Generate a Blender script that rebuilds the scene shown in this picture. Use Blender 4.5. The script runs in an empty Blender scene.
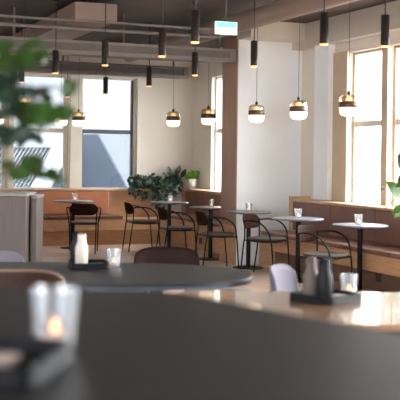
import bpy, math, random
from mathutils import Vector, Matrix
R = math.radians
random.seed(7)
scene = bpy.context.scene
col = scene.collection
TH = R(22)                       # the room is turned 22 degrees from the view axis
CT, ST = math.cos(TH), math.sin(TH)
CAM_Z, FPX, HY, ROLL = 1.44, 1000.0, 157.0, 0.0125


def W(U, V, z=0.0):              # room coordinates (along back wall, along window wall) to world
    return Vector((U * CT - V * ST, U * ST + V * CT, z))


def at(px, py, Y):               # a point seen at a pixel, at a known distance
    dx, dy = px - 200, py - HY
    a, b = dx * math.cos(ROLL) + dy * math.sin(ROLL), -dx * math.sin(ROLL) + dy * math.cos(ROLL)
    return Vector((a / FPX * Y, Y, CAM_Z - b / FPX * Y))


# ------------------------------------------------------------------ materials
def mat(name, color, rough=0.5, metal=0.0, var=0.0, vscale=8.0, emit=None, estr=0.0, bump=0.0, bscale=60.0,
        stretch=(1, 1, 1), coat=0.0, trans=0.0, spec=0.5, ior=1.45):
    m = bpy.data.materials.new(name)
    m.use_nodes = True
    nt = m.node_tree
    b = nt.nodes['Principled BSDF']
    b.inputs['Base Color'].default_value = (*color, 1)
    b.inputs['Roughness'].default_value = rough
    b.inputs['Metallic'].default_value = metal
    b.inputs['Coat Weight'].default_value = coat
    b.inputs['Transmission Weight'].default_value = trans
    b.inputs['Specular IOR Level'].default_value = spec
    b.inputs['IOR'].default_value = ior
    if emit:
        b.inputs['Emission Color'].default_value = (*emit, 1)
        b.inputs['Emission Strength'].default_value = estr
    tc = nt.nodes.new('ShaderNodeTexCoord')
    mp = nt.nodes.new('ShaderNodeMapping')
    mp.inputs['Scale'].default_value = stretch
    nt.links.new(tc.outputs['Object'], mp.inputs['Vector'])
    if var > 0:
        n = nt.nodes.new('ShaderNodeTexNoise')
        n.inputs['Scale'].default_value = vscale
        n.inputs['Detail'].default_value = 4
        nt.links.new(mp.outputs['Vector'], n.inputs['Vector'])
        r = nt.nodes.new('ShaderNodeValToRGB')
        r.color_ramp.elements[0].position = 0.3
        r.color_ramp.elements[1].position = 0.7
        r.color_ramp.elements[0].color = (*[max(0, c * (1 - var)) for c in color], 1)
        r.color_ramp.elements[1].color = (*[min(1, c * (1 + var)) for c in color], 1)
        nt.links.new(n.outputs['Fac'], r.inputs['Fac'])
        nt.links.new(r.outputs['Color'], b.inputs['Base Color'])
    if bump > 0:
        n2 = nt.nodes.new('ShaderNodeTexNoise')
        n2.inputs['Scale'].default_value = bscale
        nt.links.new(mp.outputs['Vector'], n2.inputs['Vector'])
        bp = nt.nodes.new('ShaderNodeBump')
        bp.inputs['Strength'].default_value = bump
        bp.inputs['Distance'].default_value = 0.01
        nt.links.new(n2.outputs['Fac'], bp.inputs['Height'])
        nt.links.new(bp.outputs['Normal'], b.inputs['Normal'])
    return m


def brick_mat(name, c1, c2, mortar, scale, rough=0.5, bw=0.5, rh=0.25, ms=0.01, axis='XY', spec=0.5, coat=0.0):
    m = bpy.data.materials.new(name)
    m.use_nodes = True
    nt = m.node_tree
    b = nt.nodes['Principled BSDF']
    b.inputs['Roughness'].default_value = rough
    b.inputs['Specular IOR Level'].default_value = spec
    b.inputs['Coat Weight'].default_value = coat
    tc = nt.nodes.new('ShaderNodeTexCoord')
    mp = nt.nodes.new('ShaderNodeMapping')
    if axis == 'XZ':
        mp.inputs['Rotation'].default_value = (R(90), 0, 0)
    if axis == 'YX':
        mp.inputs['Rotation'].default_value = (0, 0, R(90))
    nt.links.new(tc.outputs['Object'], mp.inputs['Vector'])
    t = nt.nodes.new('ShaderNodeTexBrick')
    t.inputs['Color1'].default_value = (*c1, 1)
    t.inputs['Color2'].default_value = (*c2, 1)
    t.inputs['Mortar'].default_value = (*mortar, 1)
    t.inputs['Scale'].default_value = scale
    t.inputs['Brick Width'].default_value = bw
    t.inputs['Row Height'].default_value = rh
    t.inputs['Mortar Size'].default_value = ms
    nt.links.new(mp.outputs['Vector'], t.inputs['Vector'])
    nt.links.new(t.outputs['Color'], b.inputs['Base Color'])
    return m


def glass_mat(name, tint, gloss=0.08, rough=0.02):
    m = bpy.data.materials.new(name)
    m.use_nodes = True
    nt = m.node_tree
    nt.nodes.clear()
    out = nt.nodes.new('ShaderNodeOutputMaterial')
    tr = nt.nodes.new('ShaderNodeBsdfTransparent')
    tr.inputs['Color'].default_value = (*tint, 1)
    gl = nt.nodes.new('ShaderNodeBsdfGlossy')
    gl.inputs['Roughness'].default_value = rough
    mx = nt.nodes.new('ShaderNodeMixShader')
    lw = nt.nodes.new('ShaderNodeLayerWeight')
    lw.inputs['Blend'].default_value = 0.25
    mul = nt.nodes.new('ShaderNodeMath')
    mul.operation = 'MULTIPLY_ADD'
    mul.inputs[1].default_value = 0.5
    mul.inputs[2].default_value = gloss
    nt.links.new(lw.outputs['Fresnel'], mul.inputs[0])
    nt.links.new(mul.outputs[0], mx.inputs['Fac'])
    nt.links.new(tr.outputs[0], mx.inputs[1])
    nt.links.new(gl.outputs[0], mx.inputs[2])
    nt.links.new(mx.outputs[0], out.inputs['Surface'])
    return m


def tumbler_mat(name):
    m = glass_mat(name, (0.93, 0.95, 0.97), 0.16, 0.15)
    nt = m.node_tree
    out = [n for n in nt.nodes if n.type == 'OUTPUT_MATERIAL'][0]
    old = out.inputs['Surface'].links[0].from_socket
    tl = nt.nodes.new('ShaderNodeBsdfTranslucent')
    tl.inputs['Color'].default_value = (0.95, 0.97, 1, 1)
    df = nt.nodes.new('ShaderNodeBsdfDiffuse')
    df.inputs['Color'].default_value = (0.9, 0.93, 0.96, 1)
    ad = nt.nodes.new('ShaderNodeMixShader')
    nt.links.new(tl.outputs[0], ad.inputs[1])
    nt.links.new(df.outputs[0], ad.inputs[2])
    mx = nt.nodes.new('ShaderNodeMixShader')
    mx.inputs['Fac'].default_value = 0.11
    nt.links.new(old, mx.inputs[1])
    nt.links.new(ad.outputs[0], mx.inputs[2])
    nt.links.new(mx.outputs[0], out.inputs['Surface'])
    return m


M = {}
M['floor'] = brick_mat('oak floor', (0.68, 0.50, 0.39), (0.62, 0.45, 0.35), (0.42, 0.29, 0.22), 1.0, 0.32, 1.8, 0.14, 0.003, 'YX', 0.5)
M['white_wall'] = mat('white plaster', (0.82, 0.85, 0.875), 0.75, var=0.03, vscale=2, bump=0.1)
M['cream_wall'] = mat('cream plaster', (0.66, 0.60, 0.52), 0.8, var=0.03, vscale=2, bump=0.1)
M['cream_frame'] = mat('cream painted wood', (0.66, 0.61, 0.52), 0.5, var=0.03, vscale=4)
M['tan_frame'] = mat('tan painted wood', (0.52, 0.405, 0.29), 0.5, var=0.04, vscale=4)
M['dark_frame'] = mat('dark sash paint', (0.10, 0.11, 0.13), 0.4, var=0.05)
M['column_wood'] = mat('brown stained panel', (0.33, 0.20, 0.145), 0.6, var=0.08, vscale=3, stretch=(6, 6, .5))
M['ceiling'] = mat('dark ceiling paint', (0.075, 0.058, 0.048), 0.85, var=0.1, vscale=3)
M['soffit'] = mat('grey soffit paint', (0.52, 0.47, 0.42), 0.8, var=0.04, vscale=3)
M['duct'] = mat('painted duct metal', (0.15, 0.12, 0.10), 0.55, var=0.08, vscale=3)
M['duct_panel'] = mat('shaded duct grille', (0.085, 0.07, 0.06), 0.6, var=0.08, vscale=6)  # duct paint darkened for the shade inside the flange frame
M['pipe'] = mat('dark pipe paint', (0.12, 0.10, 0.09), 0.5, var=0.1)
M['brown_duct'] = mat('brown duct paint', (0.22, 0.15, 0.12), 0.5, var=0.1, vscale=4)
M['oak'] = mat('oak veneer', (0.50, 0.285, 0.15), 0.42, var=0.16, vscale=5, stretch=(1.2, 1.2, 9))
M['plinth'] = mat('shade toned plinth board', (0.16, 0.085, 0.05), 0.5, var=0.1, vscale=5)  # wood darkened to stand for shade under the right bench fascia
M['oak_pale'] = mat('pale oak veneer', (0.56, 0.37, 0.22), 0.45, var=0.14, vscale=5, stretch=(1.2, 1.2, 9))
M['tan_leather'] = mat('tan leather', (0.44, 0.17, 0.085), 0.42, var=0.1, vscale=5, bump=0.15)
M['brown_leather'] = mat('brown leather', (0.20, 0.10, 0.075), 0.36, var=0.1, vscale=5, bump=0.15)
M['seat_leather'] = mat('dark brown seat leather', (0.19, 0.085, 0.06), 0.33, var=0.1, vscale=5, bump=0.15)
M['black_metal'] = mat('black powder coat', (0.007, 0.006, 0.006), 0.5, spec=0.2, var=0.1)
M['spot_metal'] = mat('dark bronze anodised', (0.022, 0.016, 0.013), 0.45, spec=0.3, var=0.05)
M['spot_glow'] = mat('amber lamp', (1, .5, .2), 0.5, emit=(1.0, 0.42, 0.14), estr=1.6)
M['walnut'] = mat('dark walnut ply', (0.024, 0.010, 0.0065), 0.65, var=0.25, vscale=6, stretch=(1, 1, 6), spec=0.04)
M['shell_walnut'] = mat('very dark walnut shell', (0.026, 0.011, 0.008), 0.6, var=0.25, vscale=6, stretch=(1, 1, 6), spec=0.2)
M['walnut_edge'] = mat('walnut edge', (0.38, 0.23, 0.15), 0.4, var=0.1)
M['rim_highlight'] = mat('highlight toned walnut rim', (0.16, 0.10, 0.07), 0.45, var=0.1)  # walnut paled to stand for the highlight along the chair rim
M['seat_fabric'] = mat('grey brown seat fabric', (0.075, 0.062, 0.052), 0.85, var=0.1, vscale=40, bump=0.2)
M['seat_dark'] = mat('dark seat hide', (0.045, 0.027, 0.02), 0.5, var=0.1, vscale=30)
M['bistro_top'] = mat('blue grey linoleum', (0.14, 0.155, 0.18), 0.32, var=0.05, vscale=12)
M['dark_top'] = mat('charcoal linoleum', (0.026, 0.024, 0.024), 0.45, var=0.06, vscale=12, spec=0.35)
M['edge_highlight'] = mat('bluish highlight edge', (0.055, 0.075, 0.11), 0.35, var=0.05)  # bluish tone stands for light caught along the table edges
M['light_top'] = mat('light oak table top', (0.36, 0.21, 0.13), 0.24, var=0.08, vscale=4, stretch=(1, 8, 1), coat=0.4)
M['counter'] = mat('grey taupe stained wood', (0.09, 0.07, 0.064), 0.5, var=0.10, vscale=6, stretch=(8, 8, .6))
M['counter_top'] = mat('pale stone counter top', (0.21, 0.185, 0.175), 0.4, var=0.05)
M['tray'] = mat('dark slate tray', (0.008, 0.009, 0.012), 0.55, var=0.1, spec=0.25)
M['bottle_white'] = mat('ash white ceramic', (0.62, 0.56, 0.50), 0.5, var=0.02)
M['bottle_taupe'] = mat('warm taupe ceramic', (0.13, 0.10, 0.09), 0.6, var=0.02)
M['bottle_dark'] = mat('carbon ceramic', (0.012, 0.014, 0.018), 0.55, var=0.03, spec=0.25)
M['lid_wood'] = mat('walnut lid', (0.22, 0.11, 0.06), 0.4, var=0.15)
M['lid_steel'] = mat('pale steel lid', (0.55, 0.54, 0.55), 0.4, metal=0.3, var=0.02)
M['napkin'] = mat('pale pink paper', (0.62, 0.50, 0.46), 0.7, var=0.04)
M['tumbler'] = tumbler_mat('candle glass')
M['wax'] = mat('white wax', (0.85, 0.80, 0.76), 0.6, var=0.03, emit=(1, .62, .42), estr=0.35)
M['flame'] = mat('candle flame', (1, .6, .3), 0.5, emit=(1.0, 0.36, 0.12), estr=7)
M['cord'] = mat('black cord', (0.02, 0.02, 0.02), 0.6, var=0.1)
M['opal'] = mat('opal glass', (0.95, 0.88, 0.75), 0.3, emit=(1.0, 0.80, 0.50), estr=1.35)
M['amber_glass'] = glass_mat('clear amber glass', (1.0, 0.90, 0.74), 0.12)
M['band'] = mat('brown metal band', (0.09, 0.045, 0.03), 0.4, metal=0.3, var=0.1)
M['bulb'] = mat('warm bulb', (1, .8, .5), 0.5, emit=(1.0, 0.68, 0.34), estr=0.7)
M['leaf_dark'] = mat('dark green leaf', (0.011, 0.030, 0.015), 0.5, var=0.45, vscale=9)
M['leaf_deep'] = mat('deep green rubber leaf', (0.013, 0.024, 0.015), 0.3, var=0.35, vscale=9)
M['leaf_lime'] = mat('lime green leaf', (0.16, 0.36, 0.04), 0.45, var=0.25, vscale=15)
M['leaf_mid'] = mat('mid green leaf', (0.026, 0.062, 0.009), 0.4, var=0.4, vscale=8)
M['leaf_fresh'] = mat('fresh green leaf', (0.045, 0.115, 0.014), 0.35, var=0.3, vscale=10)
M['stem'] = mat('brown stem', (0.16, 0.09, 0.05), 0.7, var=0.2)
M['soil'] = mat('dark soil', (0.03, 0.02, 0.015), 0.95, var=0.3, vscale=60)
M['white_pot'] = mat('white ceramic pot', (0.80, 0.80, 0.78), 0.3, var=0.02)
M['grey_pot'] = mat('dark grey planter', (0.07, 0.07, 0.07), 0.6, var=0.1)
M['lavender'] = mat('lavender upholstery and sheen', (0.15, 0.14, 0.175), 0.8, var=0.03, bump=0.1)  # upholstery tone, also standing for light reflected off the pale chair backs
M['pane'] = glass_mat('window glass', (0.97, 0.98, 0.98), 0.02)
M['pane_dim_up'] = glass_mat('upper sky dimming glass', (0.335, 0.345, 0.355), 0.03)  # tint added to dim the overbright sky in the upper back panes
M['pane_dim_low'] = glass_mat('lower view dimming glass', (0.40, 0.415, 0.43), 0.03)  # tint added to dim the view through the lower back panes
M['exit_green'] = mat('green sign face', (0.10, 0.55, 0.35), 0.5, emit=(0.25, 0.85, 0.6), estr=0.9)
M['exit_white'] = mat('white sign face', (0.85, 0.95, 0.9), 0.5, emit=(0.8, 1, 0.9), estr=0.8)
M['outlet'] = mat('black outlet plastic', (0.02, 0.02, 0.02), 0.4, var=0.05)
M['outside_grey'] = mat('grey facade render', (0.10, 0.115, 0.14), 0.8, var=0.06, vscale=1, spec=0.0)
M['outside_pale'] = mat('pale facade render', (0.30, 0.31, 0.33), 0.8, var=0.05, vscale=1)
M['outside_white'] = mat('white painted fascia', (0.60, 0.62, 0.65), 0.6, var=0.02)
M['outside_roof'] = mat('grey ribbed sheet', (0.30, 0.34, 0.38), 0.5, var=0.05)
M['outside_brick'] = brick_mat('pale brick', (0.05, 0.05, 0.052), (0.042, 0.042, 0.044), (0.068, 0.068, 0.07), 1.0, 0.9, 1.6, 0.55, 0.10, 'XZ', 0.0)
M['asphalt'] = mat('street asphalt', (0.30, 0.31, 0.32), 0.9, var=0.1, vscale=1)


# ------------------------------------------------------------------ mesh tools
class MB:
    def __init__(self):
        self.v, self.f, self.mi, self.sm = [], [], [], []
        self.mats = []

    def _m(self, m):
        if m is None:
            return 0
        if m not in self.mats:
            self.mats.append(m)
        return self.mats.index(m)

    def add(self, vs, fs, smooth=False, m=None):
        o = len(self.v)
        k = self._m(m)
        self.v += [tuple(p) for p in vs]
        for f in fs:
            self.f.append([i + o for i in f])
            self.mi.append(k)
            self.sm.append(smooth)
        return self

    def box(self, a, b, m=None):
        (x0, y0, z0), (x1, y1, z1) = a, b
        x0, x1 = sorted((x0, x1)); y0, y1 = sorted((y0, y1)); z0, z1 = sorted((z0, z1))
        vs = [(x0, y0, z0), (x1, y0, z0), (x1, y1, z0), (x0, y1, z0), (x0, y0, z1), (x1, y0, z1), (x1, y1, z1), (x0, y1, z1)]
        return self.add(vs, [(0, 3, 2, 1), (4, 5, 6, 7), (0, 1, 5, 4), (1, 2, 6, 5), (2, 3, 7, 6), (3, 0, 4, 7)], False, m)

    def lathe(self, prof, c=(0, 0, 0), n=32, m=None, smooth=True, close=True):
        vs, fs = [], []
        for r, z in prof:
            for i in range(n):
                a = 2 * math.pi * i / n
                vs.append((c[0] + r * math.cos(a), c[1] + r * math.sin(a), c[2] + z))
        for j in range(len(prof) - 1):
            for i in range(n):
                k = (i + 1) % n
                fs.append((j * n + i, j * n + k, (j + 1) * n + k, (j + 1) * n + i))
        self.add(vs, fs, smooth, m)
        if close:
            if prof[0][0] > 1e-5:
                self.add(vs[:n], [tuple(range(n - 1, -1, -1))], False, m)
            if prof[-1][0] > 1e-5:
                self.add(vs[-n:], [tuple(range(n))], False, m)
        return self

    def tube(self, pts, r, n=8, m=None, sub=6, spline=True):
        P = [Vector(p) for p in pts]
        if spline and len(P) > 2:
            Q = []
            E = [2 * P[0] - P[1]] + P + [2 * P[-1] - P[-2]]
            for i in range(1, len(E) - 2):
                for s in range(sub):
                    t = s / sub
                    a, b, c, d = E[i - 1], E[i], E[i + 1], E[i + 2]
                    Q.append(0.5 * ((2 * b) + (c - a) * t + (2 * a - 5 * b + 4 * c - d) * t * t + (3 * b - a - 3 * c + d) * t ** 3))
            Q.append(P[-1])
            P = Q
        rr = r if callable(r) else (lambda t: r)
        t0 = (P[1] - P[0]).normalized()
        up = Vector((0, 0, 1)) if abs(t0.z) < 0.9 else Vector((1, 0, 0))
        nrm = t0.cross(up).normalized()
        vs, fs = [], []
        for i, p in enumerate(P):
            t = (P[min(i + 1, len(P) - 1)] - P[max(i - 1, 0)]).normalized()
            nrm = (nrm - t * nrm.dot(t)).normalized()
            bn = t.cross(nrm)
            ra = rr(i / (len(P) - 1))
            for k in range(n):
                a = 2 * math.pi * k / n
                vs.append(p + (nrm * math.cos(a) + bn * math.sin(a)) * ra)
        for i in range(len(P) - 1):
            for k in range(n):
                j = (k + 1) % n
                fs.append((i * n + k, i * n + j, (i + 1) * n + j, (i + 1) * n + k))
        self.add(vs, fs, True, m)
        self.add(vs[:n], [tuple(range(n - 1, -1, -1))], False, m)
        self.add(vs[-n:], [tuple(range(n))], False, m)
        return self

    def slab(self, outline, z0, z1, m=None, r=0.0):
        """closed outline extruded between two heights with a small rounded rim"""
        n = len(outline)
        cx = sum(p[0] for p in outline) / n
        cy = sum(p[1] for p in outline) / n
        ext = max(math.hypot(p[0] - cx, p[1] - cy) for p in outline)
        rings = [(1 - r / ext, z0), (1, z0 + r), (1, z1 - r), (1 - r / ext, z1)] if r > 0 else [(1, z0), (1, z1)]
        vs, fs = [], []
        for s, z in rings:
            vs += [(cx + (p[0] - cx) * s, cy + (p[1] - cy) * s, z) for p in outline]
        for j in range(len(rings) - 1):
            for i in range(n):
                k = (i + 1) % n
                fs.append((j * n + i, j * n + k, (j + 1) * n + k, (j + 1) * n + i))
        self.add(vs, fs, r > 0, m)
        self.add(vs[:n], [tuple(range(n - 1, -1, -1))], False, m)
        self.add(vs[-n:], [tuple(range(n))], False, m)
        return self

    def leaf(self, base, tip, width, bend=0.15, m=None, up=(0, 0, 1), seg=5, cup=0.15):
        a, b = Vector(base), Vector(tip)
        d = b - a
        L = d.length
        d.normalize()
        u = Vector(up)
        side = d.cross(u)
        if side.length < 1e-3:
            side = d.cross(Vector((1, 0, 0)))
        side.normalize()
        nn = side.cross(d)
        vs, fs = [], []
        for i in range(seg + 1):
            t = i / seg
            w = width * 0.5 * math.sin(math.pi * (0.06 + 0.94 * t) ** 0.8) if i < seg else 0.0
            c = a + d * (L * t) + nn * (bend * L * math.sin(math.pi * t))
            vs += [c - side * w + nn * (cup * w), c, c + side * w + nn * (cup * w)]
        for i in range(seg):
            o = i * 3
            fs += [(o, o + 1, o + 4, o + 3), (o + 1, o + 2, o + 5, o + 4)]
        return self.add(vs, fs, True, m)

    def build(self, name, material=None, parent=None, bevel=0.0, loc=None, rz=0.0, solid=0.0):
        me = bpy.data.meshes.new(name)
        me.from_pydata(self.v, [], self.f)
        if self.mats:
            for x in self.mats:
                me.materials.append(x)
            for p, k in zip(me.polygons, self.mi):
                p.material_index = k
        else:
            me.materials.append(material)
        for p, s in zip(me.polygons, self.sm):
            p.use_smooth = s
        me.update()
        o = bpy.data.objects.new(name, me)
        col.objects.link(o)
        if parent is not None:
            o.parent = parent
        if loc is not None:
            o.location = loc
            o.rotation_euler.z = rz
        if bevel:
            b = o.modifiers.new('bevel', 'BEVEL')
            b.width = bevel
            b.segments = 2
            b.limit_method = 'ANGLE'
        if solid:
            s = o.modifiers.new('solid', 'SOLIDIFY')
            s.thickness = solid
            s.offset = 0
        return o


def tag(o, label=None, cat=None, group=None, kind=None):
    if label: o['label'] = label
    if cat: o['category'] = cat
    if group: o['group'] = group
    if kind: o['kind'] = kind
    return o


def thing(name, label, cat, loc, rz=0.0, group=None):
    o = bpy.data.objects.new(name, None)
    o.empty_display_size = 0.05
    col.objects.link(o)
    o.location = loc
    o.rotation_euler.z = rz
    return tag(o, label, cat, group)


def copy_tree(o, parent=None):
    c = o.copy()
    col.objects.link(c)
    c.parent = parent
    for ch in list(o.children):
        copy_tree(ch, c)
    return c


def struct(name, mb, m, bevel=0.0):
    return tag(mb.build(name, m, None, bevel, (0, 0, 0), TH), kind='structure')


def superellipse(a, b, e=2.5, n=72, cx=0, cy=0):
    out = []
    for i in range(n):
        t = 2 * math.pi * i / n
        c, s = math.cos(t), math.sin(t)
        out.append((cx + a * math.copysign(abs(c) ** (2 / e), c), cy + b * math.copysign(abs(s) ** (2 / e), s)))
    return out


# ------------------------------------------------------------------ the room shell (U along back wall, V along window wall)
CEIL = 3.24
VB, UR = 16.3, 6.45              # wall faces
UL, VN = -0.6, -2.5
struct('floor', MB().box((UL - 3.4, VN, -0.1), (UR + 0.3, VB + 0.3, 0)), M['floor'])
struct('ceiling', MB().box((UL - 3.4, VN, CEIL), (UR + 0.3, VB + 0.3, CEIL + 0.15)), M['ceiling'])

# back wall with its windows; each entry U0, U1
back_w = [(0.2, 1.05), (1.24, 2.09), (2.28, 3.13), (3.31, 4.16), (4.47, 5.37)]
SILL, HEAD, RAIL = 0.90, 2.78, 1.85
wb = MB()
T = 0.26
wb.box((UL - 3.4, VB, 0), (UR + 0.3, VB + T, SILL))
wb.box((UL - 3.4, VB, HEAD), (UR + 0.3, VB + T, CEIL))
prev = UL - 3.4
for a, b in back_w:
    wb.box((prev, VB, SILL), (a - 0.05, VB + T, HEAD))
    prev = b + 0.05
wb.box((prev, VB, SILL), (UR + 0.3, VB + T, HEAD))
struct('wall_back', wb, M['cream_wall'])

# window wall on the right; entries V0, V1 (glass)
right_w = [(14.67, 15.43)]
v1 = 10.96
pitch = 0.93
right_bays = []
v1_first = v1
for k in range(14):
    right_bays.append((v1 - 0.76, v1))
    v1 -= pitch
wr = MB()
wr.box((UR, VN, 0), (UR + T, VB, 0.88))
wr.box((UR, VN, HEAD), (UR + T, VB, CEIL))
prev = VB
for a, b in right_w + right_bays:
    wr.box((UR, b + 0.04, 0.88), (UR + T, prev, HEAD))
    prev = a - 0.04
wr.box((UR, VN, 0.88), (UR + T, prev, HEAD))
struct('wall_right', wr, M['cream_wall'])

# left end wall, far out of frame to the left
struct('wall_left', MB().box((UL - 3.6, 4, 0), (UL - 3.4, VB + T, CEIL)), M['cream_wall'])

struct('light_block_wall', MB().box((UL - 3.4, VN - 0.2, 0), (UR + 0.3, VN, CEIL)), M['cream_wall'])  # unseen wall added behind the camera to cut frontal light
tn = 20
for i in range(len(right_bays) - 1):
    struct('trim_%d' % tn, MB().box((UR - 0.03, right_bays[i + 1][1] + 0.02, 0.885), (UR - 0.001, right_bays[i][0] - 0.02, HEAD + 0.02)), M['tan_frame'])
    tn += 1
struct('trim_%d' % tn, MB().box((UR - 0.03, v1_first + 0.02, 0.885), (UR - 0.001, 11.335, HEAD + 0.02)), M['tan_frame'])
# stub wall between the bays, white toward the camera, brown panel on its end
SV = 12.25
struct('wall_stub', MB().box((5.49, SV, 0), (UR, SV + 0.46, CEIL)), M['white_wall'])
struct('trim_1', MB().box((5.47, SV + 0.004, 0), (5.488, SV + 0.50, CEIL)), M['column_wood'])
struct('trim_2', MB().box((5.46, SV + 0.0, 0), (5.47, SV + 0.50, 0.52)), M['oak'])
struct('trim_3', MB().box((UR - 0.10, 11.34, 0.9), (UR, 11.71, CEIL)), M['white_wall'], 0.004)      # pilaster
struct('trim_4', MB().box((UR - 0.16, VN, HEAD + 0.14), (UR, SV, CEIL)), M['soffit'])  # head over the windows
struct('trim_5', MB().box((5.49, 11.86, 3.02), (UR - 0.162, SV - 0.002, CEIL)), M['cream_wall'])
# cream pilasters between back windows
for i, (a, b) in enumerate([(4.235, 4.395), (3.205, 3.235)]):
    struct('trim_%d' % (6 + i), MB().box((a, VB - 0.04, SILL), (b, VB, HEAD)), M['cream_frame'])


def window(n, U0, U1, V, along, frame_m, rail_m, pane_up, pane_low, z0, z1, rail, jamb=0.05, dark_edge=False):
    """double hung window; along 'u' on the back wall, 'v' on the right wall"""
    w = bpy.data.objects.new('window_%d' % n, None)
    col.objects.link(w)
    w.rotation_euler.z = TH
    tag(w, kind='structure')
    d0, d1 = V + 0.07, V + 0.17

    def bx(mb, a, b, z0_, z1_, e0=d0, e1=d1):
        if along == 'u':
            mb.box((a, e0, z0_), (b, e1, z1_))
        else:
            mb.box((e0, a, z0_), (e1, b, z1_))
    f = MB()
    bx(f, U0 - jamb, U0, z0 - 0.03, z1 + 0.03)
    bx(f, U1, U1 + jamb, z0 - 0.03, z1 + 0.03)
    bx(f, U0 - jamb, U1 + jamb, z1, z1 + 0.05)
    bx(f, U0 - jamb, U1 + jamb, z0 - 0.05, z0)
    f.build('window_frame', frame_m, w)
    s = MB()
    bx(s, U0, U1, rail - 0.035, rail + 0.035, d0 + 0.02, d1 - 0.01)
    if dark_edge:
        bx(s, U1 - 0.03, U1, z0, z1, d0 + 0.02, d1 - 0.01)
        bx(s, U0, U0 + 0.02, z0, rail, d0 + 0.02, d1 - 0.01)
    s.build('meeting_rail', rail_m, w)
    p = MB()
    bx(p, U0, U1, rail + 0.035, z1, V + 0.115, V + 0.12)
    p.build('pane', pane_up, w)
    p = MB()
    bx(p, U0, U1, z0, rail - 0.035, V + 0.135, V + 0.14)
    p.build('pane', pane_low, w)
    return w


n = 1
for i, (a, b) in enumerate(back_w):
    last = (i == len(back_w) - 1)
    window(n, a, b, VB, 'u', M['cream_frame'], M['dark_frame'] if last else M['cream_frame'],
           M['pane_dim_up'], M['pane_dim_low'], SILL, HEAD - 0.04, RAIL, dark_edge=last)
    n += 1
for (a, b) in right_w + right_bays:
    window(n, a, b, UR, 'v', M['cream_frame'] if n < 7 else M['tan_frame'], M['cream_frame'], M['pane'], M['pane'], 0.90, HEAD - 0.03, 1.88)
    n += 1


# ------------------------------------------------------------------ ceiling services
def box_thing(name, label, cat, a, b, m, bevel=0.0):
    base = W((a[0] + b[0]) / 2, (a[1] + b[1]) / 2, a[2])
    cx, cy = (a[0] + b[0]) / 2, (a[1] + b[1]) / 2
    o = MB().box((a[0] - cx, a[1] - cy, 0), (b[0] - cx, b[1] - cy, b[2] - a[2])).build(name, m, None, bevel, base, TH)
    return tag(o, label, cat)


def duct(label, u0, u1, v0, v1, z0, z1, hang=True):
    c = W((u0 + u1) / 2, (v0 + v1) / 2, z0)
    t = thing('air_duct', label, 'duct', c, TH)
    hl, hd, h = (u1 - u0) / 2, (v1 - v0) / 2, z1 - z0
    MB().box((-hl, -hd, 0), (hl, hd, h)).build('duct_body', M['duct'], t)
    f = MB()
    f.box((-hl - 0.02, -hd - 0.03, -0.02), (-hl + 0.06, -hd, h + 0.01))
    f.box((hl - 0.06, -hd - 0.03, -0.02), (hl + 0.02, -hd, h + 0.01))
    f.box((-hl, -hd - 0.03, -0.02), (hl, -hd, 0.025))
    f.box((-hl, -hd - 0.03, h - 0.02), (hl, -hd, h + 0.01))
    f.build('flange', M['duct'], t)
    MB().box((-hl + 0.06, -hd - 0.012, 0.03), (hl - 0.06, -hd, h - 0.02)).build('grille', M['duct_panel'], t)
    for k in range(4):
        x = -hl + (0.05, 0.25, 0.62, 0.97)[k] * 2 * hl
        MB().box((x - 0.012, -0.012, h), (x + 0.012, 0.012, CEIL - z0 - 0.001)).build('hanger_rod', M['pipe'], t)
    return t


duct('long grey air duct ending beside the brown column', 1.5, 5.28, 11.95, 12.35, 2.70, 2.84)
duct('long grey air duct close over the back windows, behind the other duct', 0.6, 5.95, 15.35, 15.75, 2.75, 2.90)


def beam_tube(name, label, cat, p0, p1, r, m, n=20):
    mid = (Vector(p0) + Vector(p1)) / 2
    o = MB().tube([Vector(p0) - mid, mid - mid, Vector(p1) - mid], r, n, sub=2).build(name, m, None, 0, mid, 0)
    return tag(o, label, cat)


beam_tube('round_duct', 'brown round duct running toward the camera beside the column top', 'duct', W(4.9, 5.0, 3.05), W(4.9, 15.2, 3.05), 0.11, M['brown_duct'])
box_thing('brown_duct', 'wide brown rectangular duct running toward the camera at upper left', 'duct', (2.9, 11.0, 2.98), (3.4, 15.2, 3.18), M['brown_duct'], 0.01)
beam_tube('cable_conduit', 'dark conduit crossing the ceiling just above the nearer duct', 'pipe', W(0.5, 10.9, 2.86), W(4.6, 10.9, 2.86), 0.02, M['pipe'], 8)
beam_tube('cable_conduit', 'thin dark conduit crossing the ceiling nearest the camera', 'pipe', W(0.5, 10.4, 2.88), W(4.3, 10.4, 2.88), 0.014, M['pipe'], 8)
beam_tube('sprinkler_pipe', 'pale sprinkler pipe crossing between the two long ducts', 'pipe', W(0.5, 13.9, 2.88), W(5.35, 13.9, 2.88), 0.025, M['duct'], 8)
box_thing('cable_tray', 'flat black cable tray lying over the farther long duct', 'tray', (0.8, 15.21, 2.88), (5.6, 15.31, 2.905), M['pipe'])
# exit sign hanging by the column
e = at(226, 30, 11.2)
t = thing('exit_sign', 'small green and white exit sign hanging left of the column top', 'sign', (e.x, e.y, e.z - 0.05), TH)
MB().box((-0.13, -0.015, 0), (0.13, 0.015, 0.14)).build('sign_body', M['exit_white'], t)
g = MB()
g.box((-0.12, -0.018, 0.075), (0.12, -0.0155, 0.135))
g.build('sign_band', M['exit_green'], t)
MB().box((-0.006, -0.006, 0.14), (0.006, 0.006, CEIL - e.z + 0.048)).build('hanger', M['pipe'], t)


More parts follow.
